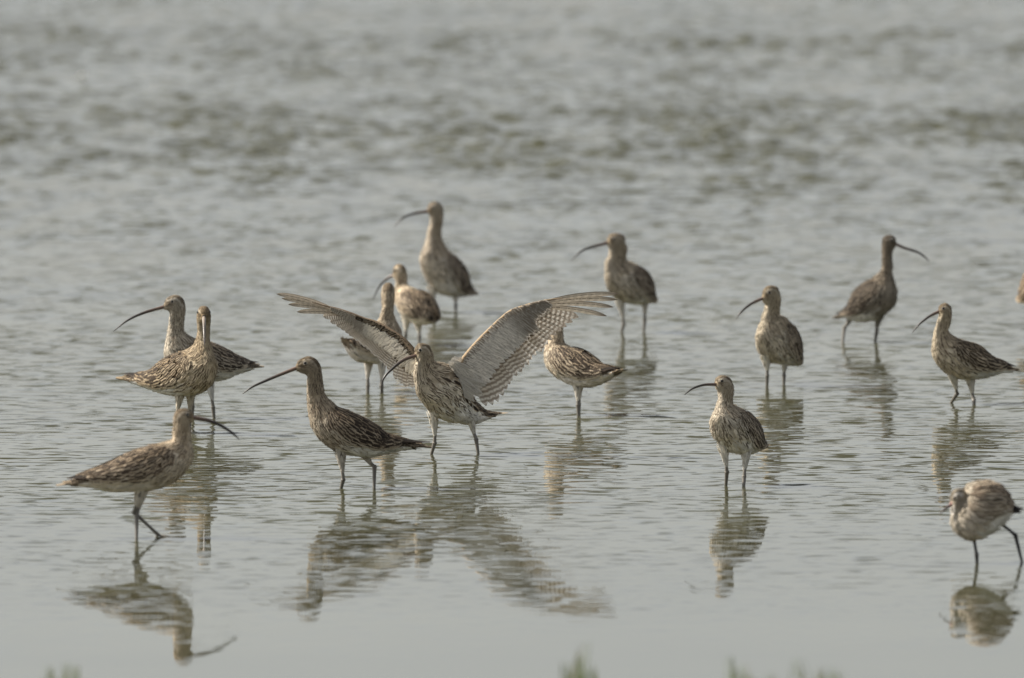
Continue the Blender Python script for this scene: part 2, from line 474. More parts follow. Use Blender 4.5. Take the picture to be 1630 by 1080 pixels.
def zones(q, th, pal, r):
    """edge colour, core colour, streak half width, length, width (m) for contour feathers"""
    n = len(q); ta = np.abs((np.degrees(th) + 180) % 360 - 180)
    jit = r.normal(0, 1, n)
    head = q < 3.6; neck = (q >= 3.6) & (q < 8.3)
    upper = (q >= 8.3) & (ta < 78 + 6 * jit); breast = (q >= 8.3) & ~upper & (q + 0.35 * jit < 10.6)
    E = np.tile(np.asarray(pal['belly'][0], float), (n, 1)); C = np.tile(np.asarray(pal['belly'][1], float), (n, 1))
    w = np.where(r.random(n) < np.clip(0.80 - (ta - 95) / 70.0 - (q - 11.0) / 6.0, 0.02, 1), 0.34, 0.0)
    L = np.full(n, 0.021); W = np.full(n, 0.0110)
    vent = (q > 11.4) & (ta > 92)
    E = pick(vent, pal['white'], E); w = np.where(vent, np.where(r.random(n) < 0.12, 0.2, 0.0), w)
    E = pick(breast, pal['breast'][0], E); C = pick(breast, pal['breast'][1], C)
    w = np.where(breast, 0.42 * pal['streak'] * (r.random(n) < 0.85), w); L = np.where(breast, 0.020, L); W = np.where(breast, 0.0084, W)
    E = pick(upper, pal['back'][0], E); C = pick(upper, pal['back'][1], C)
    w = np.where(upper, 0.66, w); L = np.where(upper, 0.028, L); W = np.where(upper, 0.0135, W)
    E = pick(neck, pal['neck'][0], E); C = pick(neck, pal['neck'][1], C)
    k = np.clip((q - 3.6) / 4.7, 0, 1)
    w = np.where(neck, (0.46 - 0.02 * k) * pal['streak'] * (r.random(n) < 0.9), w)
    L = np.where(neck, 0.011 + 0.008 * k, L); W = np.where(neck, 0.0056 + 0.0034 * k, W)
    fr = neck & (ta > 120)
    E = pick(fr, np.asarray(pal['neck'][0]) * 0.5 + np.asarray(pal['breast'][0]) * 0.5, E); w = np.where(fr, 0.34 * pal['streak'], w)
    E = pick(head, pal['face'][0], E); C = pick(head, pal['face'][1], C); w = np.where(head, 0.35, w)
    cr = head & (ta < 55); E = pick(cr, pal['crown'][0], E); C = pick(cr, pal['crown'][1], C); w = np.where(cr, 0.5, w)
    lore = head & (q < 1.5) & (ta > 55) & (ta < 100); E = pick(lore, np.asarray(pal['crown'][0]) * .9, E); C = pick(lore, pal['crown'][1], C); w = np.where(lore, .5, w)
    brow = head & (ta > 42) & (ta < 56) & (q > .5); E = pick(brow, pal['chin'], E); w = np.where(brow, 0.08, w)
    cn = head & (ta > 128) & (q > 0.4); E = pick(cn, pal['chin'], E); w = np.where(cn, 0.10, w)
    L = np.where(head, 0.0075, L); W = np.where(head, 0.0042, W)
    if pal.get('black_rump'):
        br = (q > 13.7) & (ta < 135); E = pick(br, (.035, .03, .026), E); C = pick(br, (.02, .017, .015), C)
    te = q > 15.2; E = pick(te, pal['tail'][0], E); C = pick(te, pal['tail'][1], C); w = np.where(te, .5, w)
    g = np.clip(1 + 0.13 * r.normal(0, 1, n), 0.65, 1.4)[:, None]
    E = E * g; C = C * np.clip(1 + 0.2 * r.normal(0, 1, n), 0.5, 1.6)[:, None]
    return E, C, np.clip(w + 0.07 * r.normal(0, 1, n) * (w > 0), 0, 1), L, W

def rgba(c, a): return np.column_stack([c, np.broadcast_to(a, len(c))])

def build_body(b, parent, pal, tone, r, cover=2.5):
    # continuous body: tail, trunk, neck and head in one skin
    nq, nt = 110, 28
    q = np.concatenate([np.linspace(0, 16.9, nq)]); th = np.linspace(0, 2 * math.pi, nt, endpoint=False)
    Q, T = np.meshgrid(q, th, indexing='ij')
    P = surf(b, Q.ravel(), T.ravel())
    ends = np.array([P[:nt].mean(0), P[-nt:].mean(0)])
    E, C, w, L, W = zones(Q.ravel(), T.ravel(), pal, r)
    colr = np.vstack([E * (1 - 0.6 * w[:, None]) + C * 0.6 * w[:, None]] + [E[:1], E[-1:]]) * tone
    quads = grid_quads(nq, nt, True); n0 = nq * nt
    j = np.arange(nt)
    cap = np.vstack([np.stack([np.full(nt, n0), (j + 1) % nt, j, np.full(nt, n0)], -1)[:, [0, 1, 2, 2]],
                     np.stack([np.full(nt, n0 + 1), n0 - nt + j, n0 - nt + (j + 1) % nt], -1)[:, [0, 1, 2, 2]]])
    o = mesh_np('body', np.vstack([P, ends]), quads, M_SKIN, parent, colors={'edge': rgba(colr, 1.0)})
    # contour feathers
    M = 60000
    q = r.uniform(0.25, 15.6, M); th = r.uniform(0, 2 * math.pi, M)
    Pq, Pt, N = frame(b, q, th)
    E, C, w, L, W = zones(q, th, pal, r)
    cell = 15.35 * 2 * math.pi / M
    keep = r.random(M) < np.linalg.norm(np.cross(Pq, Pt), axis=-1) * cell * cover / (L * W)
    q, th, E, C, w, L, W, Pq, Pt = [a[keep] for a in (q, th, E, C, w, L, W, Pq, Pt)]
    n = len(q)
    L = L * r.uniform(0.75, 1.3, n); W = W * r.uniform(0.8, 1.25, n)
    ang = r.normal(0, 0.16, n)
    dq = np.clip(L * np.cos(ang) / np.maximum(np.linalg.norm(Pq, axis=-1), 0.004), 0, 1.6)
    dt = np.clip(L * np.sin(ang) / np.maximum(np.linalg.norm(Pt, axis=-1), 0.004), -0.5, 0.5)
    ta = np.abs((np.degrees(th) + 180) % 360 - 180)
    tone = np.where(((q > 11.2) & (ta > 96))[:, None], np.maximum(tone, 0.98), tone)
    V, UV = strips(b, q, th, np.minimum(q + dq, 16.9), th + dt, W, np.full(n, 0.0004) + r.uniform(0, 0.0006, n), L * r.uniform(0.05, 0.16, n) * b.ruffle)
    mesh = mesh_np('plumage', V, strip_quads(n, 4), M_FEATHER, o, UV,
                   {'edge': per_feather(rgba(E * tone, 0.0), 4), 'core': per_feather(np.column_stack([C * tone, w]), 4)})
    mesh['kind'] = 'stuff'
    return o

def wing_uv(b, a, bb, sg):
    top = np.interp(a, [0, .3, .7, 1], [34, 16, 10, 8]); low = np.interp(a, [0, .12, .3, .6, .85, 1], [92, 112, 114, 95, 74, 58])
    return 8.6 + a * 7.6 * b.wing_len, sg * np.radians(top + (low - top) * bb)

def wing_off(a, bb):
    return 0.0015 + 0.0048 * np.sin(math.pi * np.clip(bb, 0, 1)) ** 0.7 * sstep(-0.02, 0.18, a) * (1 - 0.55 * sstep(0.5, 1.0, a))

def build_folded_wing(b, parent, pal, tone, r, sg):
    na, nb = 30, 9
    A, Bb = np.meshgrid(np.linspace(0, 0.97, na), np.linspace(0, 1, nb), indexing='ij')
    q, th = wing_uv(b, A.ravel(), Bb.ravel(), sg)
    P = surf(b, q, th); _, _, N = frame(b, q, th)
    rim = np.minimum(np.minimum(Bb, 1 - Bb) * 4, np.minimum(A * 6, 1)).ravel()
    P = P + N * (np.where(rim <= 0.0, -0.002, wing_off(A.ravel(), Bb.ravel()) * np.clip(rim, 0.3, 1)))[:, None]
    base = np.asarray(pal['wing'][1]) * 1.2 * tone
    o = mesh_np('wing', P, grid_quads(na, nb), M_SKIN, parent, colors={'edge': np.tile([*base, 1], (len(P), 1))})
    # coverts and scapulars, row after row
    fq, ft, fl, fw, fo, kind = [], [], [], [], [], []
    a = 0.0
    while a < 0.66:
        Lc = np.interp(a, [0, .2, .4, .66], [.018, .027, .038, .042]); Wc = Lc * 0.44
        nrow = int(np.interp(a, [0, .3, .66], [12, 11, 8]))
        for k in range(nrow):
            bb = (k + 0.5 + r.normal(0, 0.25)) / nrow
            aa = a + r.normal(0, 0.012) + 0.04 * (bb - 0.4)
            if aa < 0 or (a > 0.52 and bb < 0.3): continue
            fq.append(aa); ft.append(bb); fl.append(Lc * r.uniform(.85, 1.2)); fw.append(Wc * r.uniform(.85, 1.2))
            kind.append(0 if bb < 0.42 else (1 if bb < 0.86 else 2))
        a += 0.055
    a_, b_ = np.array(fq), np.array(ft); L, W, kind = np.array(fl), np.array(fw), np.array(kind)
    q, th = wing_uv(b, a_, b_, sg)
    Pq, Pt, N = frame(b, q, th)
    dq = np.clip(L / np.maximum(np.linalg.norm(Pq, axis=-1), 0.006), 0, 2.0)
    q1 = np.minimum(q + dq, 16.9); _, th1 = wing_uv(b, np.clip((q1 - 8.6) / 7.6 / b.wing_len, 0, 1), np.clip(b_ + 0.05, 0, 1), sg)
    n = len(q)
    V, UV = strips(b, q, th, q1, th1, W, wing_off(a_, b_) + 0.0008 + 0.004 * (1 - a_), np.full(n, 0.0018) * r.uniform(.5, 1.8, n) * b.ruffle)
    E = np.where((kind == 0)[:, None], pal['back'][0], pal['wing'][0]) * np.clip(1 + .16 * r.normal(0, 1, n), .6, 1.45)[:, None]
    E = np.where((kind == 2)[:, None], np.asarray(pal['breast'][0]) * 0.95, E)
    C = np.where((kind == 0)[:, None], pal['back'][1], pal['wing'][1]) * np.clip(1 + .25 * r.normal(0, 1, n), .5, 1.7)[:, None]
    w = np.where(kind == 0, .68, np.where(kind == 1, .54, .34)) + .08 * r.normal(0, 1, n)
    cv = mesh_np('covert_plumage', V, strip_quads(n, 4), M_FEATHER, o, UV,
                 {'edge': per_feather(rgba(E * tone, np.where(kind == 1, .35, .15)), 4), 'core': per_feather(np.column_stack([C * tone, np.clip(w, .1, .95)]), 4)})
    cv['kind'] = 'stuff'
    def blade(name, a0, b0, a1, b1, Wd, E, C, w, bar, off):
        q0, t0 = wing_uv(b, np.array([a0]), np.array([b0]), sg); q1, t1 = wing_uv(b, np.array([min(a1, 1.08)]), np.array([b1]), sg)
        V, UV = strips(b, q0, t0, np.minimum(q1, 16.95), t1, np.array([Wd]), np.array([wing_off(a0, b0) + off]), np.array([0.0015 - 0.004 * 0]), 8)
        mesh_np(name, V, strip_quads(1, 8), M_FLIGHT if bar else M_FEATHER, o, UV,
                {'edge': per_feather(rgba(np.array([E]) * tone, bar), 8), 'core': per_feather(np.array([[*(np.array(C) * tone), w]]), 8)})
    for k in range(4):   # folded primaries, dark, under the tertials
        f = k / 3
        blade('primary_feather', .60 + .03 * k, .74 - .06 * k, .0 + b.ext + .03 * k, .62 - .10 * k, .015, pal['flight'][0], pal['flight'][1], .7, 0.0, .0022 + .0005 * k)
    for k in range(5):   # tertials over them
        g = 1 + .1 * r.normal()
        blade('tertial_feather', .46 + .015 * k, .16 + .12 * k, .86 - .04 * k, .12 + .13 * k, .019, np.array(pal['tert'][0]) * g, pal['tert'][1], .34, .8, .0034 - .0004 * k)
    return o

def build_tail(b, parent, pal, tone, r):
    angs = np.radians(np.array([-72, -50, -30, -10, 10, 30, 50, 72.0])); n = len(angs)
    V, UV = strips(b, np.full(n, 13.4), angs * 0.8, 16.15 + 0.25 * np.cos(angs), angs, np.full(n, .017), np.full(n, .001) + .0005 * np.cos(angs), np.full(n, .001), 8)
    E = np.tile(np.asarray(pal['tail'][0]) * tone, (n, 1)); C = np.tile(np.asarray(pal['tail'][1]) * tone, (n, 1))
    return mesh_np('tail', V, strip_quads(n, 8), M_FLIGHT, parent, UV, {'edge': per_feather(rgba(E, .9), 8), 'core': per_feather(np.column_stack([C, np.full(n, .12)]), 8)})

def build_bill(b, parent, pts, cols, r0=0.0048, r1=0.0011):
    """pts: list of (forward, up) metres from the bill base"""
    f0 = b.rings[0]
    P = np.array([[f0[0] + x, 0, f0[1] + z] for x, z in pts])
    P = np.vstack([[P[0] - (P[1] - P[0]) / np.linalg.norm(P[1] - P[0]) * 0.012], P])
    P = twist(b, P, np.zeros(len(P)))
    n = len(P); t = np.linspace(0, 1, n)
    R = r1 + (r0 - r1) * (1 - t) ** 0.62
    # local frame so the bill is taller than wide at the base
    V, Q, tt = tube(P, R, 10, 8)
    c0, c1 = np.array(cols[0]), np.array(cols[1])
    k = sstep(0.15, 0.6, tt)[:, None]
    o = mesh_np('bill', V, Q, M_BILL, parent, colors={'edge': rgba(c0 * (1 - k) + c1 * k, 1.0)})
    return o

def sphere(c, rad, ax=None, n=10):
    th = np.linspace(0.001, math.pi - 0.001, n); ph = np.linspace(0, 2 * math.pi, 2 * n, endpoint=False)
    T, F = np.meshgrid(th, ph, indexing='ij')
    V = np.stack([np.sin(T) * np.cos(F), np.sin(T) * np.sin(F), np.cos(T)], -1).reshape(-1, 3) * rad
    return V + c, grid_quads(n, 2 * n, True)

def build_eyes(b, parent, q=1.55, ang=68, rad=0.0041):
    for sg in (1, -1):
        qa, ta = np.array([q]), np.array([sg * math.radians(ang)])
        P = surf(b, qa, ta)[0]; N = frame(b, qa, ta)[2][0]
        V, Q = sphere(P + N * 0.0006, rad)
        e = mesh_np('eye', V, Q, M_EYE, parent)
        # pale ring of short feathers round the eye
        t1 = norm(np.cross(N, [0, 0, 1.0])); t2 = np.cross(N, t1)
        ph = np.linspace(0, 2 * math.pi, 20, endpoint=False)
        ps = np.linspace(0, 2 * math.pi, 6, endpoint=False)
        ring = []
        for a in ph:
            d = math.cos(a) * t1 * 1.15 + math.sin(a) * t2
            for s_ in ps: ring.append(P + N * (0.0008 + 0.0006 * math.sin(s_)) + d * (rad * 1.12 + 0.0006 * math.cos(s_)))
        base = grid_quads(20, 6, True)
        last = np.array([[19 * 6 + j, 19 * 6 + (j + 1) % 6, (j + 1) % 6, j] for j in range(6)])
        mesh_np('eye_ring', np.array(ring), np.vstack([base, last]), M_LID, e)

def to_local(b, P):
    d = np.asarray(P) - b.root
    c, s = math.cos(b.phi), math.sin(b.phi)
    return np.stack([c * d[..., 0] + s * d[..., 1], -s * d[..., 0] + c * d[..., 1], d[..., 2]], -1)

def build_leg(b, parent, pxpts, sg, tone, r, legcol=(.165,.150,.125), lifted=False, rad=0.0040, thigh=True, white=(.70,.68,.62)):
    """pxpts: sketch points hip -> hock -> water"""
    hip, hock, foot = [np.array(p, float) for p in pxpts]
    lat = np.array([-math.sin(b.phi), math.cos(b.phi), 0]) * sg * 0.026
    Yh = b.root[1] + lat[1]
    hipx = at(hip[0], hip[1], Yh)
    gf = ground(*foot)
    Yf = b.root[1] + np.clip(gf[1] - b.root[1], -0.07, 0.07) * 0.6 + 0.6 * lat[1]
    fw = at(foot[0], foot[1], Yf)
    hk = at(hock[0], hock[1], 0.5 * (Yh + Yf))
    hl, kl, fl = to_local(b, hipx), to_local(b, hk), to_local(b, fw)
    up = hl + np.array([0.004, -0.2 * sg * 0.026, 0.022])
    d = fl - kl
    if not lifted and d[2] < -0.004:
        end = fl + d / abs(d[2]) * max(fl[2] - BED - 0.004, 0.0) if abs(d[2]) > 0.3 * np.linalg.norm(d[:2]) else np.array([fl[0], fl[1], BED + 0.004])
    else: end = fl
    mid = hl * 0.45 + kl * 0.55
    path = [up, hl, mid, kl * 0.93 + mid * 0.07, kl, kl * 0.9 + end * 0.1, kl * 0.45 + end * 0.55, end]
    rr = np.array([1.5, 1.3, 0.95, 1.2, 1.5, 1.2, 0.85, 1.1]) * rad
    V, Q, t = tube(np.array(path), rr, 10, 6)
    parts = [V]; quads = [Q]; cc = [np.tile(legcol, (len(V), 1)) * (1.1 - 0.3 * t[:, None])]
    n = len(V)
    # toes
    for ang, ln in ((-0.55, .034), (0.0, .040), (0.55, .034), (math.pi, .012)):
        dr = np.array([math.cos(ang), math.sin(ang), 0])
        dz = np.array([0, 0, -0.006 if lifted else 0.0])
        tp = np.array([end, end + dr * ln * 0.5 + dz * 0.4, end + dr * ln + dz - np.array([0, 0, 0.001])])
        Vt, Qt, _ = tube(tp, np.array([.0032, .0027, .0012]), 6, 3)
        parts.append(Vt); quads.append(Qt + n); cc.append(np.tile(legcol, (len(Vt), 1))); n += len(Vt)
    o = mesh_np('leg', np.vstack(parts), np.vstack(quads), M_LEG, parent, colors={'edge': rgba(np.vstack(cc), 1.0)})
    if thigh:   # feathered thigh: soft white feathers round the upper shank
        ax0 = up; ax1 = hl * 0.35 + kl * 0.65 if (hl[2] - kl[2]) > 0.03 else kl * 0.8 + hl * 0.2
        m = 90
        tt = r.random(m) ** 0.8; an = r.uniform(0, 2 * math.pi, m)
        A = norm(ax1 - ax0); S = norm(np.cross(A, [0, 1.0, 0.1])); B = np.cross(A, S)
        R0 = 0.017 * (1 - tt) ** 1.2 + 0.0052
        dirv = np.cos(an)[:, None] * S + np.sin(an)[:, None] * B
        root = ax0 + tt[:, None] * (ax1 - ax0) * 0.86 + dirv * R0[:, None]
        Lf = np.linalg.norm(ax1 - ax0) * 0.30 * r.uniform(.7, 1.2, m)
        tip = root + A * Lf[:, None] - dirv * (R0 * 0.25)[:, None]
        lat2 = np.cross(dirv, A)
        VV = np.zeros((m, 4, 3, 3)); UV = np.zeros((m, 4, 3, 2)); vv, ww = PROF[4]
        for k in range(4):
            for c in range(3):
                VV[:, k, c] = root + (tip - root) * vv[k] + lat2 * ((c - 1) * .5 * .008 * ww[k]) + dirv * (.0006 * (c == 1)); UV[:, k, c] = [c * .5, vv[k]]
        ecol = np.tile(np.array(white) * tone, (m, 1)) * r.uniform(.8, 1.1, (m, 1))
        th = mesh_np('thigh_feathers', VV.reshape(-1, 3), strip_quads(m, 4), M_FEATHER, o, UV.reshape(-1, 2),
                     {'edge': per_feather(rgba(ecol, 0.0), 4), 'core': per_feather(np.column_stack([ecol * .3, np.where(r.random(m) < .15, .2, 0.0)]), 4)})
        th['kind'] = 'stuff'
        Vc, Qc, _ = tube(np.array([ax0, ax0 * .6 + ax1 * .4, ax1]), np.array([.017, .0095, .0048]), 10, 5)
        mesh_np('thigh', Vc, Qc, M_SKIN, o, colors={'edge': np.tile([*(np.array(white) * tone * .9), 1], (len(Vc), 1))})
    return o

def std_bill(length, p0, p1, n=9):
    pts = [(0, 0)]
    for i in range(n):
        a = math.radians(p0 + (p1 - p0) * ((i + 0.5) / n) ** 1.1)
        pts.append((pts[-1][0] + math.cos(a) * length / n, pts[-1][1] + math.sin(a) * length / n))
    return pts

BIRDS = []
def bird(name, label, box, D, V, legs, phi, bill=None, headphi=None, std_head=False, bill_std=None, pal=CURLEW, tone=1.0, seed=0,
         size=1.0, mirror=None, ruffle=1.0, wing_len=1.0, ext=.925, folded=True, lifted=(), group='curlews wading in the shallow lagoon', category='curlew', legcol=(.165,.150,.125),
         billcol=((.15,.095,.068),(.030,.024,.020)), depth_w=1.0, tail=True, leg_rad=0.0047, bill_r=0.0061, thigh=True):
    sc, ox, oy = BOX[box]
    def px(a): 
        p = [a[0] / sc + ox, a[1] / sc + oy]
        if mirror is not None: p[0] = mirror - p[0]
        return p
    feet = [[px(p) for p in lg] for lg in legs]
    b = make_shape(box, D, V, feet, phi, headphi, std_head, size, mirror, depth_w)
    r = np.random.default_rng(100 + seed)
    root = bpy.data.objects.new(name, None); col.objects.link(root)
    root.empty_display_size = 0.1
    root.location = b.root; root.rotation_euler = (0, 0, b.phi)
    root['label'] = label; root['category'] = category
    if group: root['group'] = group
    tone_v = np.asarray(tone, float) * np.ones(3)
    b.ruffle = ruffle; b.wing_len = wing_len; b.ext = ext
    build_body(b, root, pal, tone_v, r)
    if folded:
        for sg in (1, -1): build_folded_wing(b, root, pal, tone_v, r, sg)
    if tail: build_tail(b, root, pal, tone_v, r)
    if bill is not None:
        ch = math.cos(b.hp); ch = math.copysign(max(abs(ch), 0.4), ch)
        bp = np.array([px(p) for p in bill]); base = bp[0]
        pts = [((p[0] - base[0]) * b.s / ch, -(p[1] - base[1]) * b.s) for p in bp]
    else: pts = std_bill(*bill_std)
    build_bill(b, root, pts, billcol, bill_r)
    build_eyes(b, root)
    for k, lg in enumerate(feet):
        # which side: the leg nearer the camera is the one on the camera side
        sg = 1 if k == 0 else -1
        build_leg(b, root, lg, sg, tone_v, r, legcol, k in lifted, leg_rad, thigh)
    b.obj = root; b.r = r; b.tone = tone_v
    BIRDS.append((name, b))
    return b

# ---- the flock (outlines sketched ring by ring: D = back line, V = front and belly line, from bill base to tail tip)
bird('curlew', 'curlew striding right in the left foreground with one foot lifting off the water', 'left',
     D=[(535,514),(518,500),(492,496),(470,506),(462,530),(460,560),(459,585),(456,605),(435,617),(390,628),(330,645),(270,670),(220,697),(175,718),(138,736),(105,752),(68,769)],
     V=[(532,543),(517,554),(522,565),(524,578),(525,595),(526,615),(530,635),(534,660),(530,690),(510,725),(470,765),(400,795),(310,803),(240,803),(190,792),(140,784),(74,780)],
     legs=[[(348,800),(323,893),(322,985)], [(338,800),(313,882),(405,968)]], phi=8, bill=[(533,529),(580,538),(630,556),(678,587),(707,614)], bill_r=.0070, ext=.89, lifted=(1,), tone=(1.08,1.02,.95), seed=1)

B = bird('curlew', 'dark-backed long-billed curlew walking left in front of the wing-spreading bird', 'b', D=STD_B['D'], V=STD_B['V'],
     legs=[[(668,705),(680,862),(668,912)], [(795,712),(872,785),(870,915)]], phi=184, bill=[(392,176),(300,213),(200,255),(120,292),(62,333)], tone=(.72,.68,.63), seed=2, ext=.985)

bird('curlew', 'curlew at far left in profile, partly hidden behind the front-facing one', 'left',
     D=[(425,100),(440,78),(470,68),(495,80),(505,110),(502,145),(499,175),(500,200),(515,218),(555,238),(610,250),(650,268),(680,284),(700,297),(720,310),(738,320),(765,330)],
     V=[(427,122),(445,126),(450,140),(447,160),(445,180),(442,205),(438,230),(432,255),(428,285),(436,325),(475,365),(540,388),(600,390),(640,383),(675,368),(705,357),(750,345)],
     legs=[[(597,395),(608,488),(612,530)], [(535,395),(532,485),(530,528)]], phi=205, headphi=188, bill=[(426,110),(350,132),(290,160),(238,200)], seed=3)

bird('curlew', 'streaky-breasted curlew facing the camera with its bill pointing straight at the viewer', 'left',
     D=[(600,140),(590,118),(570,110),(552,120),(546,145),(546,180),(545,210),(542,240),(525,265),(485,280),(435,300),(395,330),(370,350),(345,360),(325,366),(310,370),(283,372)],
     V=[(600,165),(603,180),(605,195),(605,210),(604,230),(605,250),(608,275),(615,300),(624,330),(626,365),(612,405),(575,435),(520,445),(460,440),(410,425),(360,408),(300,395)],
     legs=[[(525,440),(521,520),(520,587)], [(480,440),(476,520),(474,587)]], phi=-45, headphi=-88, std_head=True, bill_std=(.125, -18, -62), seed=4, tone=(.86,.79,.68),
     billcol=((.30,.25,.20),(.10,.085,.07)))

bird('curlew', 'tall curlew standing farthest back, highest in the picture, facing left', 'mid',
     D=[(445,105),(455,80),(485,65),(515,80),(525,115),(520,165),(515,215),(520,260),(545,305),(590,345),(625,385),(645,425),(655,465),(665,495),(670,510),(674,520),(682,530)],
     V=[(450,125),(460,135),(462,150),(460,170),(455,195),(450,225),(445,260),(430,300),(412,340),(408,390),(425,440),(450,490),(480,525),(530,540),(580,545),(630,540),(672,535)],
     legs=[[(478,525),(478,575),(476,625)], [(588,540),(589,590),(588,628)]], phi=222, headphi=195, bill=[(447,113),(380,122),(320,145),(275,192)], tone=(1.04,1.0,.97), seed=5, bill_r=.0068)

bird('curlew', 'pale curlew seen from behind, just below the tallest one, bill curving down left', 'mid',
     D=[(272,430),(280,400),(305,386),(330,400),(340,430),(342,455),(342,475),(350,488),(375,495),(410,505),(440,520),(465,545),(478,575),(485,600),(486,625),(484,645),(478,665)],
     V=[(275,455),(285,465),(288,475),(288,485),(286,495),(284,510),(282,530),(280,555),(282,590),(295,625),(315,655),(340,675),(370,690),(400,695),(430,690),(455,680),(470,675)],
     legs=[[(340,670),(336,735),(332,790)], [(405,690),(405,745),(405,792)]], phi=132, headphi=160, bill=[(272,440),(235,462),(200,500),(166,570)], tone=(1.3,1.24,1.15), seed=6)

bird('curlew', 'curlew with its head turned away, behind the left raised wing', 'h',
     D=[(1118,130),(1105,95),(1070,78),(1030,90),(1008,130),(1000,190),(995,250),(985,310),(960,360),(910,400),(860,440),(815,475),(780,505),(762,520),(738,526),(722,530),(690,534)],
     V=[(1118,165),(1112,190),(1110,210),(1112,235),(1118,265),(1130,300),(1148,345),(1165,395),(1185,450),(1195,520),(1180,600),(1130,680),(1040,738),(925,738),(815,708),(745,645),(700,556)],
     legs=[[(880,700),(884,930),(882,988)], [(1015,720),(1008,930),(1012,990)]], phi=35, headphi=88, std_head=True, bill_std=(.13, -15, -50), tone=(1.05,1.0,.94), seed=7)

bird('curlew', 'curlew facing left behind the right raised wing tip, feet in open water', 'midr',
     D=[(415,105),(430,75),(465,66),(500,80),(508,115),(510,155),(508,190),(515,215),(545,225),(590,240),(625,270),(645,310),(655,350),(658,385),(657,402),(655,412),(650,420)],
     V=[(415,125),(420,140),(425,155),(422,175),(418,195),(413,215),(408,240),(404,275),(402,310),(405,350),(425,390),(460,420),(500,435),(540,440),(580,438),(615,430),(640,425)],
     legs=[[(487,430),(500,545),(489,588)], [(612,420),(610,520),(605,588)]], phi=225, headphi=200, bill=[(415,114),(350,130),(280,155),(222,207)], tone=(.95,.92,.88), seed=8, bill_r=.0068)

bird('curlew', 'curlew standing on one leg with its head hidden by the right raised wing', 'midr',
     D=[(105,520),(115,495),(140,482),(170,490),(182,515),(184,550),(184,585),(188,615),(195,645),(240,660),(290,675),(330,698),(365,725),(395,752),(425,768),(450,778),(478,787)],
     V=[(105,548),(118,558),(120,570),(120,580),(118,590),(115,605),(108,622),(98,645),(88,680),(82,730),(100,785),(150,835),(220,870),(290,880),(360,855),(410,832),(465,800)],
     legs=[[(262,875),(262,965),(264,1018)], [(272,870),(267,960),(267,1014)]], phi=145, bill_std=(.12, -20, -60), tone=(1.02,.97,.9), seed=9)

bird('curlew', 'small-headed streaked curlew in the right foreground with two legs planted apart', 'k',
     D=[(190,490),(200,468),(225,460),(250,468),(263,490),(265,530),(263,565),(268,590),(290,600),(325,615),(360,645),(385,680),(397,720),(400,745),(402,755),(403,760),(406,768)],
     V=[(190,508),(195,520),(200,535),(203,555),(203,575),(200,595),(195,610),(185,630),(172,655),(162,690),(168,730),(190,765),(220,795),(260,808),(300,808),(340,800),(385,785)],
     legs=[[(232,795),(241,890),(237,948)], [(326,800),(317,912),(315,955)]], phi=236, headphi=205, bill=[(190,498),(140,498),(90,512),(52,539)], tone=(1.02,1.0,.97), seed=10, bill_r=.0052)

bird('curlew', 'upright curlew behind and right of the small-headed one, facing left', 'k',
     D=[(395,115),(410,80),(435,68),(462,75),(473,100),(472,140),(470,170),(475,195),(500,210),(535,240),(555,275),(565,315),(567,350),(566,375),(562,395),(555,405),(548,412)],
     V=[(398,132),(405,145),(410,155),(408,170),(405,185),(402,205),(395,230),(380,260),(368,290),(365,325),(375,365),(400,400),(430,412),(460,415),(490,415),(515,415),(535,416)],
     legs=[[(420,400),(419,465),(418,508)], [(497,405),(493,465),(492,508)]], phi=230, headphi=205, bill=[(395,123),(345,145),(300,180),(277,212)], tone=(1.0,.97,.9), seed=11)

bird('curlew', 'dark curlew walking right with its bill pointing right, far right back', 'r',
     D=[(405,120),(390,90),(360,80),(330,95),(325,130),(325,180),(325,230),(318,275),(295,305),(250,330),(205,360),(175,390),(155,430),(140,470),(125,495),(110,515),(88,530)],
     V=[(400,140),(395,150),(385,165),(380,185),(380,210),(382,245),(383,285),(387,325),(400,365),(415,420),(400,480),(350,530),(300,560),(230,570),(180,555),(140,540),(95,545)],
     legs=[[(165,545),(118,600),(108,690)], [(303,555),(299,615),(291,665)]], phi=-33, headphi=-8, bill=[(405,128),(450,148),(520,170),(560,195),(587,222)], tone=(.46,.44,.42), seed=12, depth_w=.85)

bird('curlew', 'curlew walking left near the right edge with tail and both legs in view', 'r',
     D=[(640,490),(650,470),(680,460),(705,480),(710,515),(705,560),(695,595),(695,620),(720,645),(770,665),(830,680),(880,705),(920,740),(955,768),(990,785),(1020,802),(1062,828)],
     V=[(640,520),(645,535),(640,545),(632,565),(625,590),(618,615),(612,645),(606,680),(603,730),(620,790),(670,850),(730,880),(810,883),(880,875),(930,860),(970,848),(1055,840)],
     legs=[[(727,875),(743,965),(716,1008)], [(812,880),(836,1000),(839,1035)]], phi=208, headphi=192, bill=[(640,506),(590,530),(530,575),(492,622)], tone=(.96,.92,.84), seed=13)

bird('curlew', 'curlew cut off by the right edge, only its pale back in view', 'midr', mirror=1624 + 840 + 658 / 3.274,
     D=[(415,105),(430,75),(465,66),(500,80),(508,115),(510,155),(508,190),(515,215),(545,225),(590,240),(625,270),(645,310),(655,350),(658,385),(657,402),(655,412),(650,420)],
     V=[(415,125),(420,140),(425,155),(422,175),(418,195),(413,215),(408,240),(404,275),(402,310),(405,350),(425,390),(460,420),(500,435),(540,440),(580,438),(615,430),(640,425)],
     legs=[[(487,430),(500,545),(489,588)], [(612,420),(610,520),(605,588)]], phi=-45, headphi=-20, bill=[(415,114),(350,130),(280,155),(222,207)], tone=(1.35,1.25,1.12), seed=14)

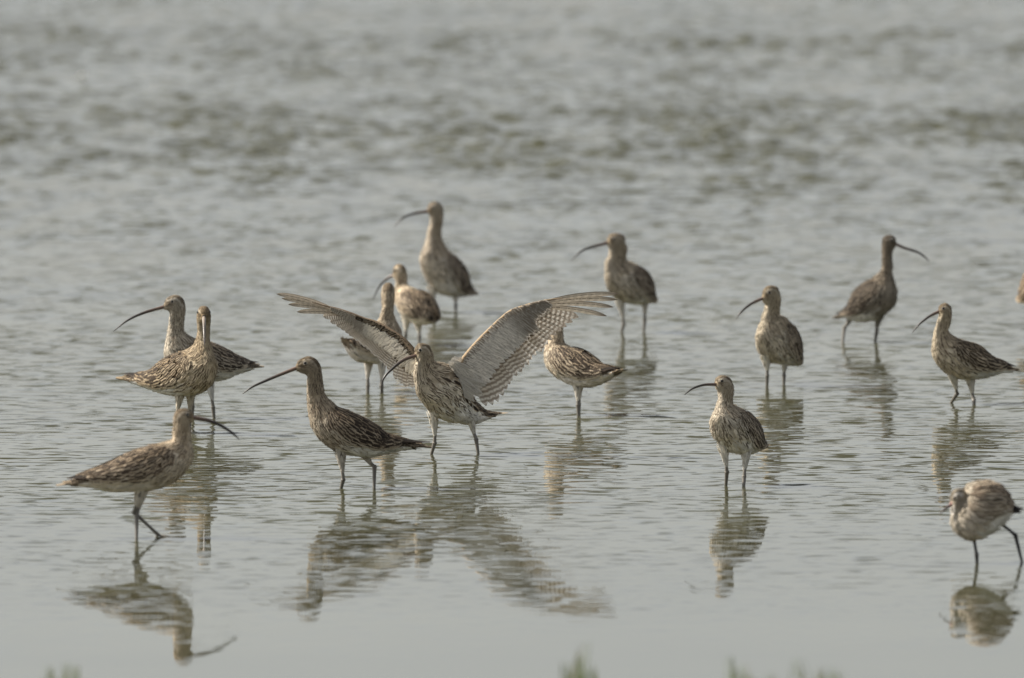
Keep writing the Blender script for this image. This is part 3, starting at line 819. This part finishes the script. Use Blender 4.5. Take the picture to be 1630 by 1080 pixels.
bird('godwit', 'hunched buff-grey godwit with pink bill base and black legs at lower right', 'g',
     D=[(262,285),(270,225),(285,195),(315,180),(345,185),(368,208),(378,226),(388,216),(402,182),(438,150),(505,134),(580,136),(645,160),(692,222),(722,275),(748,318),(785,347)],
     V=[(264,310),(268,330),(266,345),(265,365),(262,390),(260,415),(260,440),(262,470),(270,500),(295,540),(345,572),(410,585),(490,560),(570,515),(640,462),(690,400),(765,360)],
     legs=[[(440,565),(464,700),(468,768)], [(655,455),(768,552),(820,765)]], phi=200, bill=[(262,297),(240,312),(200,342),(166,372)], pal=GODWIT, seed=15, ruffle=2.3, tone=1.0, size=.92, wing_len=.80,
     group=None, category='godwit', legcol=(.035,.033,.032), billcol=((.45,.25,.21),(.06,.045,.04)), leg_rad=.0042, bill_r=.0056, thigh=False)

C = bird('curlew', 'curlew in the centre stretching both wings wide open', 'c',
     D=[(312,152),(330,100),(370,72),(420,85),(448,130),(455,175),(462,215),(490,240),(550,250),(640,265),(720,310),(770,400),(800,480),(830,545),(865,595),(905,632),(985,658)],
     V=[(325,188),(325,205),(318,225),(312,255),(310,290),(310,330),(312,380),(316,430),(325,490),(345,560),(390,620),(450,685),(540,730),(640,748),(730,748),(810,722),(930,672)],
     legs=[[(478,690),(472,900),(446,992)], [(752,700),(812,872),(828,992)]], phi=222, headphi=205, bill=[(322,167),(230,198),(140,262),(60,350),(40,470)], folded=False, tone=(1.0,.97,.92), seed=16)

# ------------------------------------------------------------------ the two spread wings
def build_spread_wing(b, box, lead, prim_tips, prim_roots, sec_tips, sec_roots, depth, side_name, sg, under, upper, r, top_dark=False, axil=()):
    sc, ox, oy = box
    def W3(p, dz=0.0):
        u, v = p[0] / sc + ox, p[1] / sc + oy
        return to_local(b, at(u, v, b.root[1] + depth(u) + dz))
    away = to_local(b, b.root + np.array([0, 1.0, 0]))           # world +Y in bird frame
    tone = b.tone
    L = np.array([W3(p) for p in lead])
    n = len(L); t = np.linspace(0, 1, n)
    V, Q, tt = tube(L, np.interp(t, [0, .12, .5, .75, 1], [.010, .008, .0055, .004, .001]), 10, 6)
    oc = np.array(upper) * 0.9
    o = mesh_np('wing', V, Q, M_SKIN, b.obj, colors={'edge': np.tile([*(oc * tone), 1], (len(V), 1))})
    def flight(name, R0, R1, bend, width, E, Cc, w, bar, lay):
        rows = 14; v = np.linspace(0, 1, rows); vs_, vo_ = r.uniform(.85, .98), r.uniform(-.02, .02)
        a, c = W3(R0, 0.012 + lay), W3(R1, 0.02 + lay)
        d = c - a; dirn = norm(d); ln = np.linalg.norm(d)
        lat = norm(np.cross(dirn, away))
        mid = a + d * 0.5 + lat * bend * ln
        P = ((1 - v) ** 2)[:, None] * a + (2 * v * (1 - v))[:, None] * (2 * mid - (a + c) / 2) + (v ** 2)[:, None] * c
        P = P + away * (0.05 * ln * v * (1 - v))[:, None]
        T = norm(np.gradient(P, axis=0)); S = norm(np.cross(T, away))
        prof = np.interp(v, [0, .12, .35, .7, .88, .96, 1], [.35, .7, .95, 1, .82, .5, .08])
        VV = np.zeros((rows, 5, 3)); UV = np.zeros((rows, 5, 2))
        for k in range(5):
            x = (k - 2) / 2.0
            VV[:, k] = P + S * (x * width * 0.5 * prof)[:, None] + away * (0.05 * width * x * x + 0.0012 * x * sg); UV[:, k, 0] = k / 4 if sg > 0 else 1 - k / 4; UV[:, k, 1] = v
        if name != 'primary_feather': UV[..., 1] = v[:, None] * vs_ + vo_
        m = rows * 5
        mesh_np(name, VV.reshape(-1, 3), grid_quads(rows, 5), M_PRIMARY if name == 'primary_feather' else M_FLIGHT, o, UV.reshape(-1, 2),
                {'edge': np.tile([*(np.array(E) * tone), bar], (m, 1)), 'core': np.tile([*(np.array(Cc) * tone), w], (m, 1))})
    npz = len(prim_tips)
    for k in range(npz):
        R0 = np.array(prim_roots[0]) + (np.array(prim_roots[1]) - np.array(prim_roots[0])) * k / (npz - 1)
        outer = k < 4
        flight('primary_feather', R0, prim_tips[k], 0.035 * sg, (.0145 if outer else .024), (.58,.52,.43) if outer else (.82,.79,.73), (.075,.055,.04) if outer else (.26,.21,.165),
               .10, .22 if outer else .85, 0.0011 * k)
    ns = len(sec_tips)
    for k in range(ns):
        R0 = np.array(sec_roots[0]) + (np.array(sec_roots[1]) - np.array(sec_roots[0])) * k / (ns - 1)
        flight('secondary_feather', R0, tuple(np.array(sec_tips[k]) + r.normal(0, 7, 2)), 0.02 * sg, .027, (.84,.81,.76), (.30,.245,.195), .05, .80, 0.0011 * npz + 0.0009 * k)
    # coverts: rows of short feathers over the bases of the flight feathers, on both faces
    tips = list(reversed(sec_tips)) + list(reversed(prim_tips))
    TL = catmull(np.array(tips, float), 4); LD = catmull(np.array(lead, float), 6)
    def lead_at(a): return np.array([np.interp(a, np.linspace(0, 1, len(LD)), LD[:, i]) for i in range(2)])
    def trail_at(a): return np.array([np.interp(a, np.linspace(0, 1, len(TL)), TL[:, i]) for i in range(2)])
    VV, UV, EE, CC = [], [], [], []
    vv, ww = PROF[4]
    for face in (-1, 1):
        for bb in np.arange(-0.015, 0.50, 0.040):
            for a in np.arange(-0.0, 0.84, 0.0165):
                aa = a + r.normal(0, .006); b2 = bb + r.normal(0, .012)
                if aa > 0.62 and b2 > 0.34 - (aa - 0.62): continue
                lp, tp = lead_at(aa), trail_at(min(aa * 0.97, 1))
                p0 = lp + (tp - lp) * b2
                ln = 0.13 + 0.10 * bb
                # lean the feather outward towards the tip, as flight feathers do
                out = (lead_at(min(aa + .06, 1)) - lead_at(aa)); out = out / (np.linalg.norm(out) + 1e-6)
                d = (tp - lp); dl = np.linalg.norm(d); d = d / dl + 0.35 * out
                lim = min(ln * dl, 110.0 * sc / 5.2)
                p1 = p0 + d * lim
                z0, z1 = (-0.0075 + 0.013 * b2, -0.0075 + 0.013 * b2 + 0.003) if face < 0 else (0.014 + 0.03 * b2, 0.018 + 0.03 * b2)
                A, Bp = W3(p0, z0), W3(p1, z1)
                dv = norm(Bp - A); S = norm(np.cross(dv, away)); Wd = 0.0105 * r.uniform(.8, 1.2)
                for k in range(4):
                    for c in range(3):
                        VV.append(A + (Bp - A) * vv[k] + S * ((c - 1) * .5 * Wd * ww[k]) + away * (face * .001 * (c == 1))); UV.append([c * .5, vv[k]])
                wrist = sstep(.42, .6, aa)
                g = r.uniform(.82, 1.12)
                if face < 0:
                    e = np.array(under) * g; e = e * (1 - .18 * wrist); barv = .18 + .42 * wrist if b2 > .08 else .5; cw = .10 + .22 * wrist + (.3 if b2 < .06 else 0)
                    if r.random() < .5 - wrist: barv = 0.05
                    cr = np.array([.33, .29, .245])
                    if top_dark and b2 < .12 and aa < .62: e = np.array([.42,.36,.28]); cr = np.array([.05,.04,.03]); cw = .72; barv = .2
                else:
                    e = np.array([.40,.31,.21]) * g; cr = np.array([.05,.037,.026]); cw = .6; barv = .3
                EE.append([*(e * tone), barv]); CC.append([*(cr * tone), cw])
    for p0, p1, wd in axil:
        A, Bp = W3(p0, -.006 + r.normal(0, .002)), W3(p1, -.002 + r.normal(0, .002)); dv = norm(Bp - A); S = norm(np.cross(dv, away)); g = r.uniform(.85, 1.1)
        for k in range(4):
            for c in range(3):
                VV.append(A + (Bp - A) * vv[k] + S * ((c - 1) * .5 * wd * ww[k]) - away * (.0015 * (c == 1))); UV.append([c * .5, vv[k]])
        EE.append([*(np.array([.74, .72, .67]) * g * tone), .12]); CC.append([.2, .17, .13, .05])
    m = len(EE)
    cv = mesh_np('underwing_coverts', np.array(VV), strip_quads(m, 4), M_FLIGHT, o, np.array(UV), {'edge': per_feather(np.array(EE), 4), 'core': per_feather(np.array(CC), 4)})
    cv['kind'] = 'stuff'
    return o

BR = (5.143, 720, 450); BL = (5.684, 430, 450)
_r = np.random.default_rng(77)
AX = []
for _k in range(60):
    _t = _r.random(); _p = np.array([-30, 640]) * (1 - _t) + np.array([60, 880]) * _t + _r.normal(0, 14, 2) + np.array([60, -30]) * _r.random()
    _l = _r.uniform(150, 240); _an = math.radians(_r.uniform(15, 60))
    AX.append((tuple(_p), tuple(_p + _l * np.array([math.cos(_an), math.sin(_an)]) * .9), .013))
def lin(a, b, n): return [tuple(np.array(a) + (np.array(b) - np.array(a)) * i / (n - 1)) for i in range(n)]
build_spread_wing(C, BR,
    lead=[(40,720),(100,620),(190,510),(300,395),(400,300),(480,237),(600,192),(700,162),(790,142),(900,128)],
    prim_tips=[(1360,94),(1352,141),(1320,202),(1266,275),(1035,285),(985,325),(935,362),(895,395),(855,430),(815,470)],
    prim_roots=[(760,158),(500,285)],
    sec_tips=lin((785,500),(470,830),11) + [(440,872),(415,930),(375,975),(330,1000),(285,1010)],
    sec_roots=[(480,300),(130,640)], depth=lambda u: float(np.interp(u, [735, 830, 985], [-.045, -.085, -.06])), side_name='left', sg=1,
    under=(.92,.91,.88), upper=(.40,.31,.21), r=np.random.default_rng(41), axil=AX)
build_spread_wing(C, BL,
    lead=[(1340,690),(1290,612),(1200,515),(1080,430),(950,362),(850,330),(720,278),(600,238),(500,212),(380,180)],
    prim_tips=[(58,104),(105,144),(165,198),(242,266),(480,305),(545,358),(600,392),(640,420),(680,450),(715,478)],
    prim_roots=[(560,236),(850,400)],
    sec_tips=lin((745,500),(1040,745),10) + [(1085,810),(1130,870),(1180,915),(1235,945),(1290,950)],
    sec_roots=[(880,400),(1310,690)], depth=lambda u: float(np.interp(u, [443, 580, 660], [.17, .12, .05])), side_name='right', sg=-1,
    under=(.92,.90,.84), upper=(.16,.125,.09), r=np.random.default_rng(42), top_dark=True)

# ------------------------------------------------------------------ grass on the near bank
def grass_material():
    m, n, l = new_mat('grass_blade')
    p = n.new('ShaderNodeBsdfPrincipled'); p.inputs['Roughness'].default_value = 0.6
    a = n.new('ShaderNodeAttribute'); a.attribute_name = 'edge'
    l.new(a.outputs['Color'], p.inputs['Base Color'])
    tr = n.new('ShaderNodeBsdfTranslucent'); l.new(a.outputs['Color'], tr.inputs['Color'])
    ms = n.new('ShaderNodeMixShader'); ms.inputs[0].default_value = 0.35
    l.new(p.outputs[0], ms.inputs[1]); l.new(tr.outputs[0], ms.inputs[2])
    o = n.new('ShaderNodeOutputMaterial'); l.new(ms.outputs[0], o.inputs['Surface'])
    return m
M_GRASS = grass_material()

def grass_tuft(label, u_list, seed):
    """u_list: (photo column, photo row of the tip, blades)"""
    r = np.random.default_rng(seed)
    Y = 31.0; VV, QQ, CC = [], [], []; n = 0
    x_mid = np.mean([at(u, 1060, Y)[0] for u, _, _ in u_list])
    root = np.array([x_mid, Y, -0.02])
    for u, v, cnt in u_list:
        for _ in range(cnt * 2):
            tip = at(u + r.normal(0, 5), v + abs(r.normal(0, 13)), Y + r.normal(0, .05))
            base = np.array([tip[0] + r.normal(0, .03) + (root[0] - tip[0]) * .25, Y + r.normal(0, .04), -0.03])
            mid = (base + tip) / 2 + np.array([(tip[0] - base[0]) * -.2, 0, .03])
            k = np.linspace(0, 1, 7)[:, None]
            P = (1 - k) ** 2 * base + 2 * k * (1 - k) * mid + k ** 2 * tip
            a = r.uniform(0, math.pi); S = np.array([math.cos(a), math.sin(a) * .6, 0]); w = np.interp(k[:, 0], [0, .5, 1], [.003, .0026, .0004])[:, None]
            nn = np.array([-S[1], S[0], 0]) * .0007
            VV.append(np.stack([P - S * w, P + nn, P + S * w], 1).reshape(-1, 3) - root); QQ.append(grid_quads(7, 3) + n); n += 21
            g = r.uniform(.7, 1.25); c = np.array([.13, .18, .045]) * g if r.random() < .75 else np.array([.24, .21, .11]) * g
            CC.append(np.tile([*c, 1], (21, 1)))
    o = mesh_np('grass_tuft', np.vstack(VV), np.vstack(QQ), M_GRASS, None, colors={'edge': np.vstack(CC)})
    o.location = root
    o['label'] = label; o['category'] = 'grass'; o['group'] = 'grass tufts on the near bank'
grass_tuft('blurred green grass tips at the bottom left corner', [(82,1056,7),(106,1050,7),(122,1056,6)], 1)
grass_tuft('tallest blurred grass tuft at the bottom edge, right of the middle', [(929,1016,4),(922,1036,8),(912,1050,7),(898,1052,4),(942,1050,6),(950,1060,4)], 2)
grass_tuft('low wide grass tuft at the bottom edge below the small-headed curlew', [(1164,1042,6),(1181,1054,8),(1195,1068,5),(1224,1070,6)], 3)
grass_tuft('blurred grass tuft rightmost along the bottom edge', [(1268,1046,5),(1302,1060,8),(1325,1058,5),(1338,1066,4)], 4)

# ------------------------------------------------------------------ small things afloat
def down_feather(label, u, v):
    r = np.random.default_rng(9); c = ground(u, v)
    m = 60; an = r.uniform(0, 2 * math.pi, m); el = r.uniform(.1, 1.2, m)
    d = np.stack([np.cos(an) * np.cos(el), np.sin(an) * np.cos(el), np.sin(el)], -1); S = norm(np.cross(d, [0, 0, 1.0]))
    vv, ww = PROF[4]; VV = np.zeros((m, 4, 3, 3)); UV = np.zeros((m, 4, 3, 2)); Lf = r.uniform(.012, .024, m)[:, None]
    for k in range(4):
        for cc in range(3):
            VV[:, k, cc] = d * Lf * vv[k] + S * ((cc - 1) * .003 * ww[k]) + np.array([0, 0, .001 + .0004 * (cc == 1)]); UV[:, k, cc] = [cc * .5, vv[k]]
    o = mesh_np('floating_down', VV.reshape(-1, 3), strip_quads(m, 4), M_FEATHER, None, UV.reshape(-1, 2),
                {'edge': np.tile([.9, .9, .86, 0], (m * 12, 1)), 'core': np.tile([.8, .8, .76, .1], (m * 12, 1))})
    o.location = c; o['label'] = label; o['category'] = 'feather'
down_feather('white tuft of down afloat far out at upper left', 130, 124)
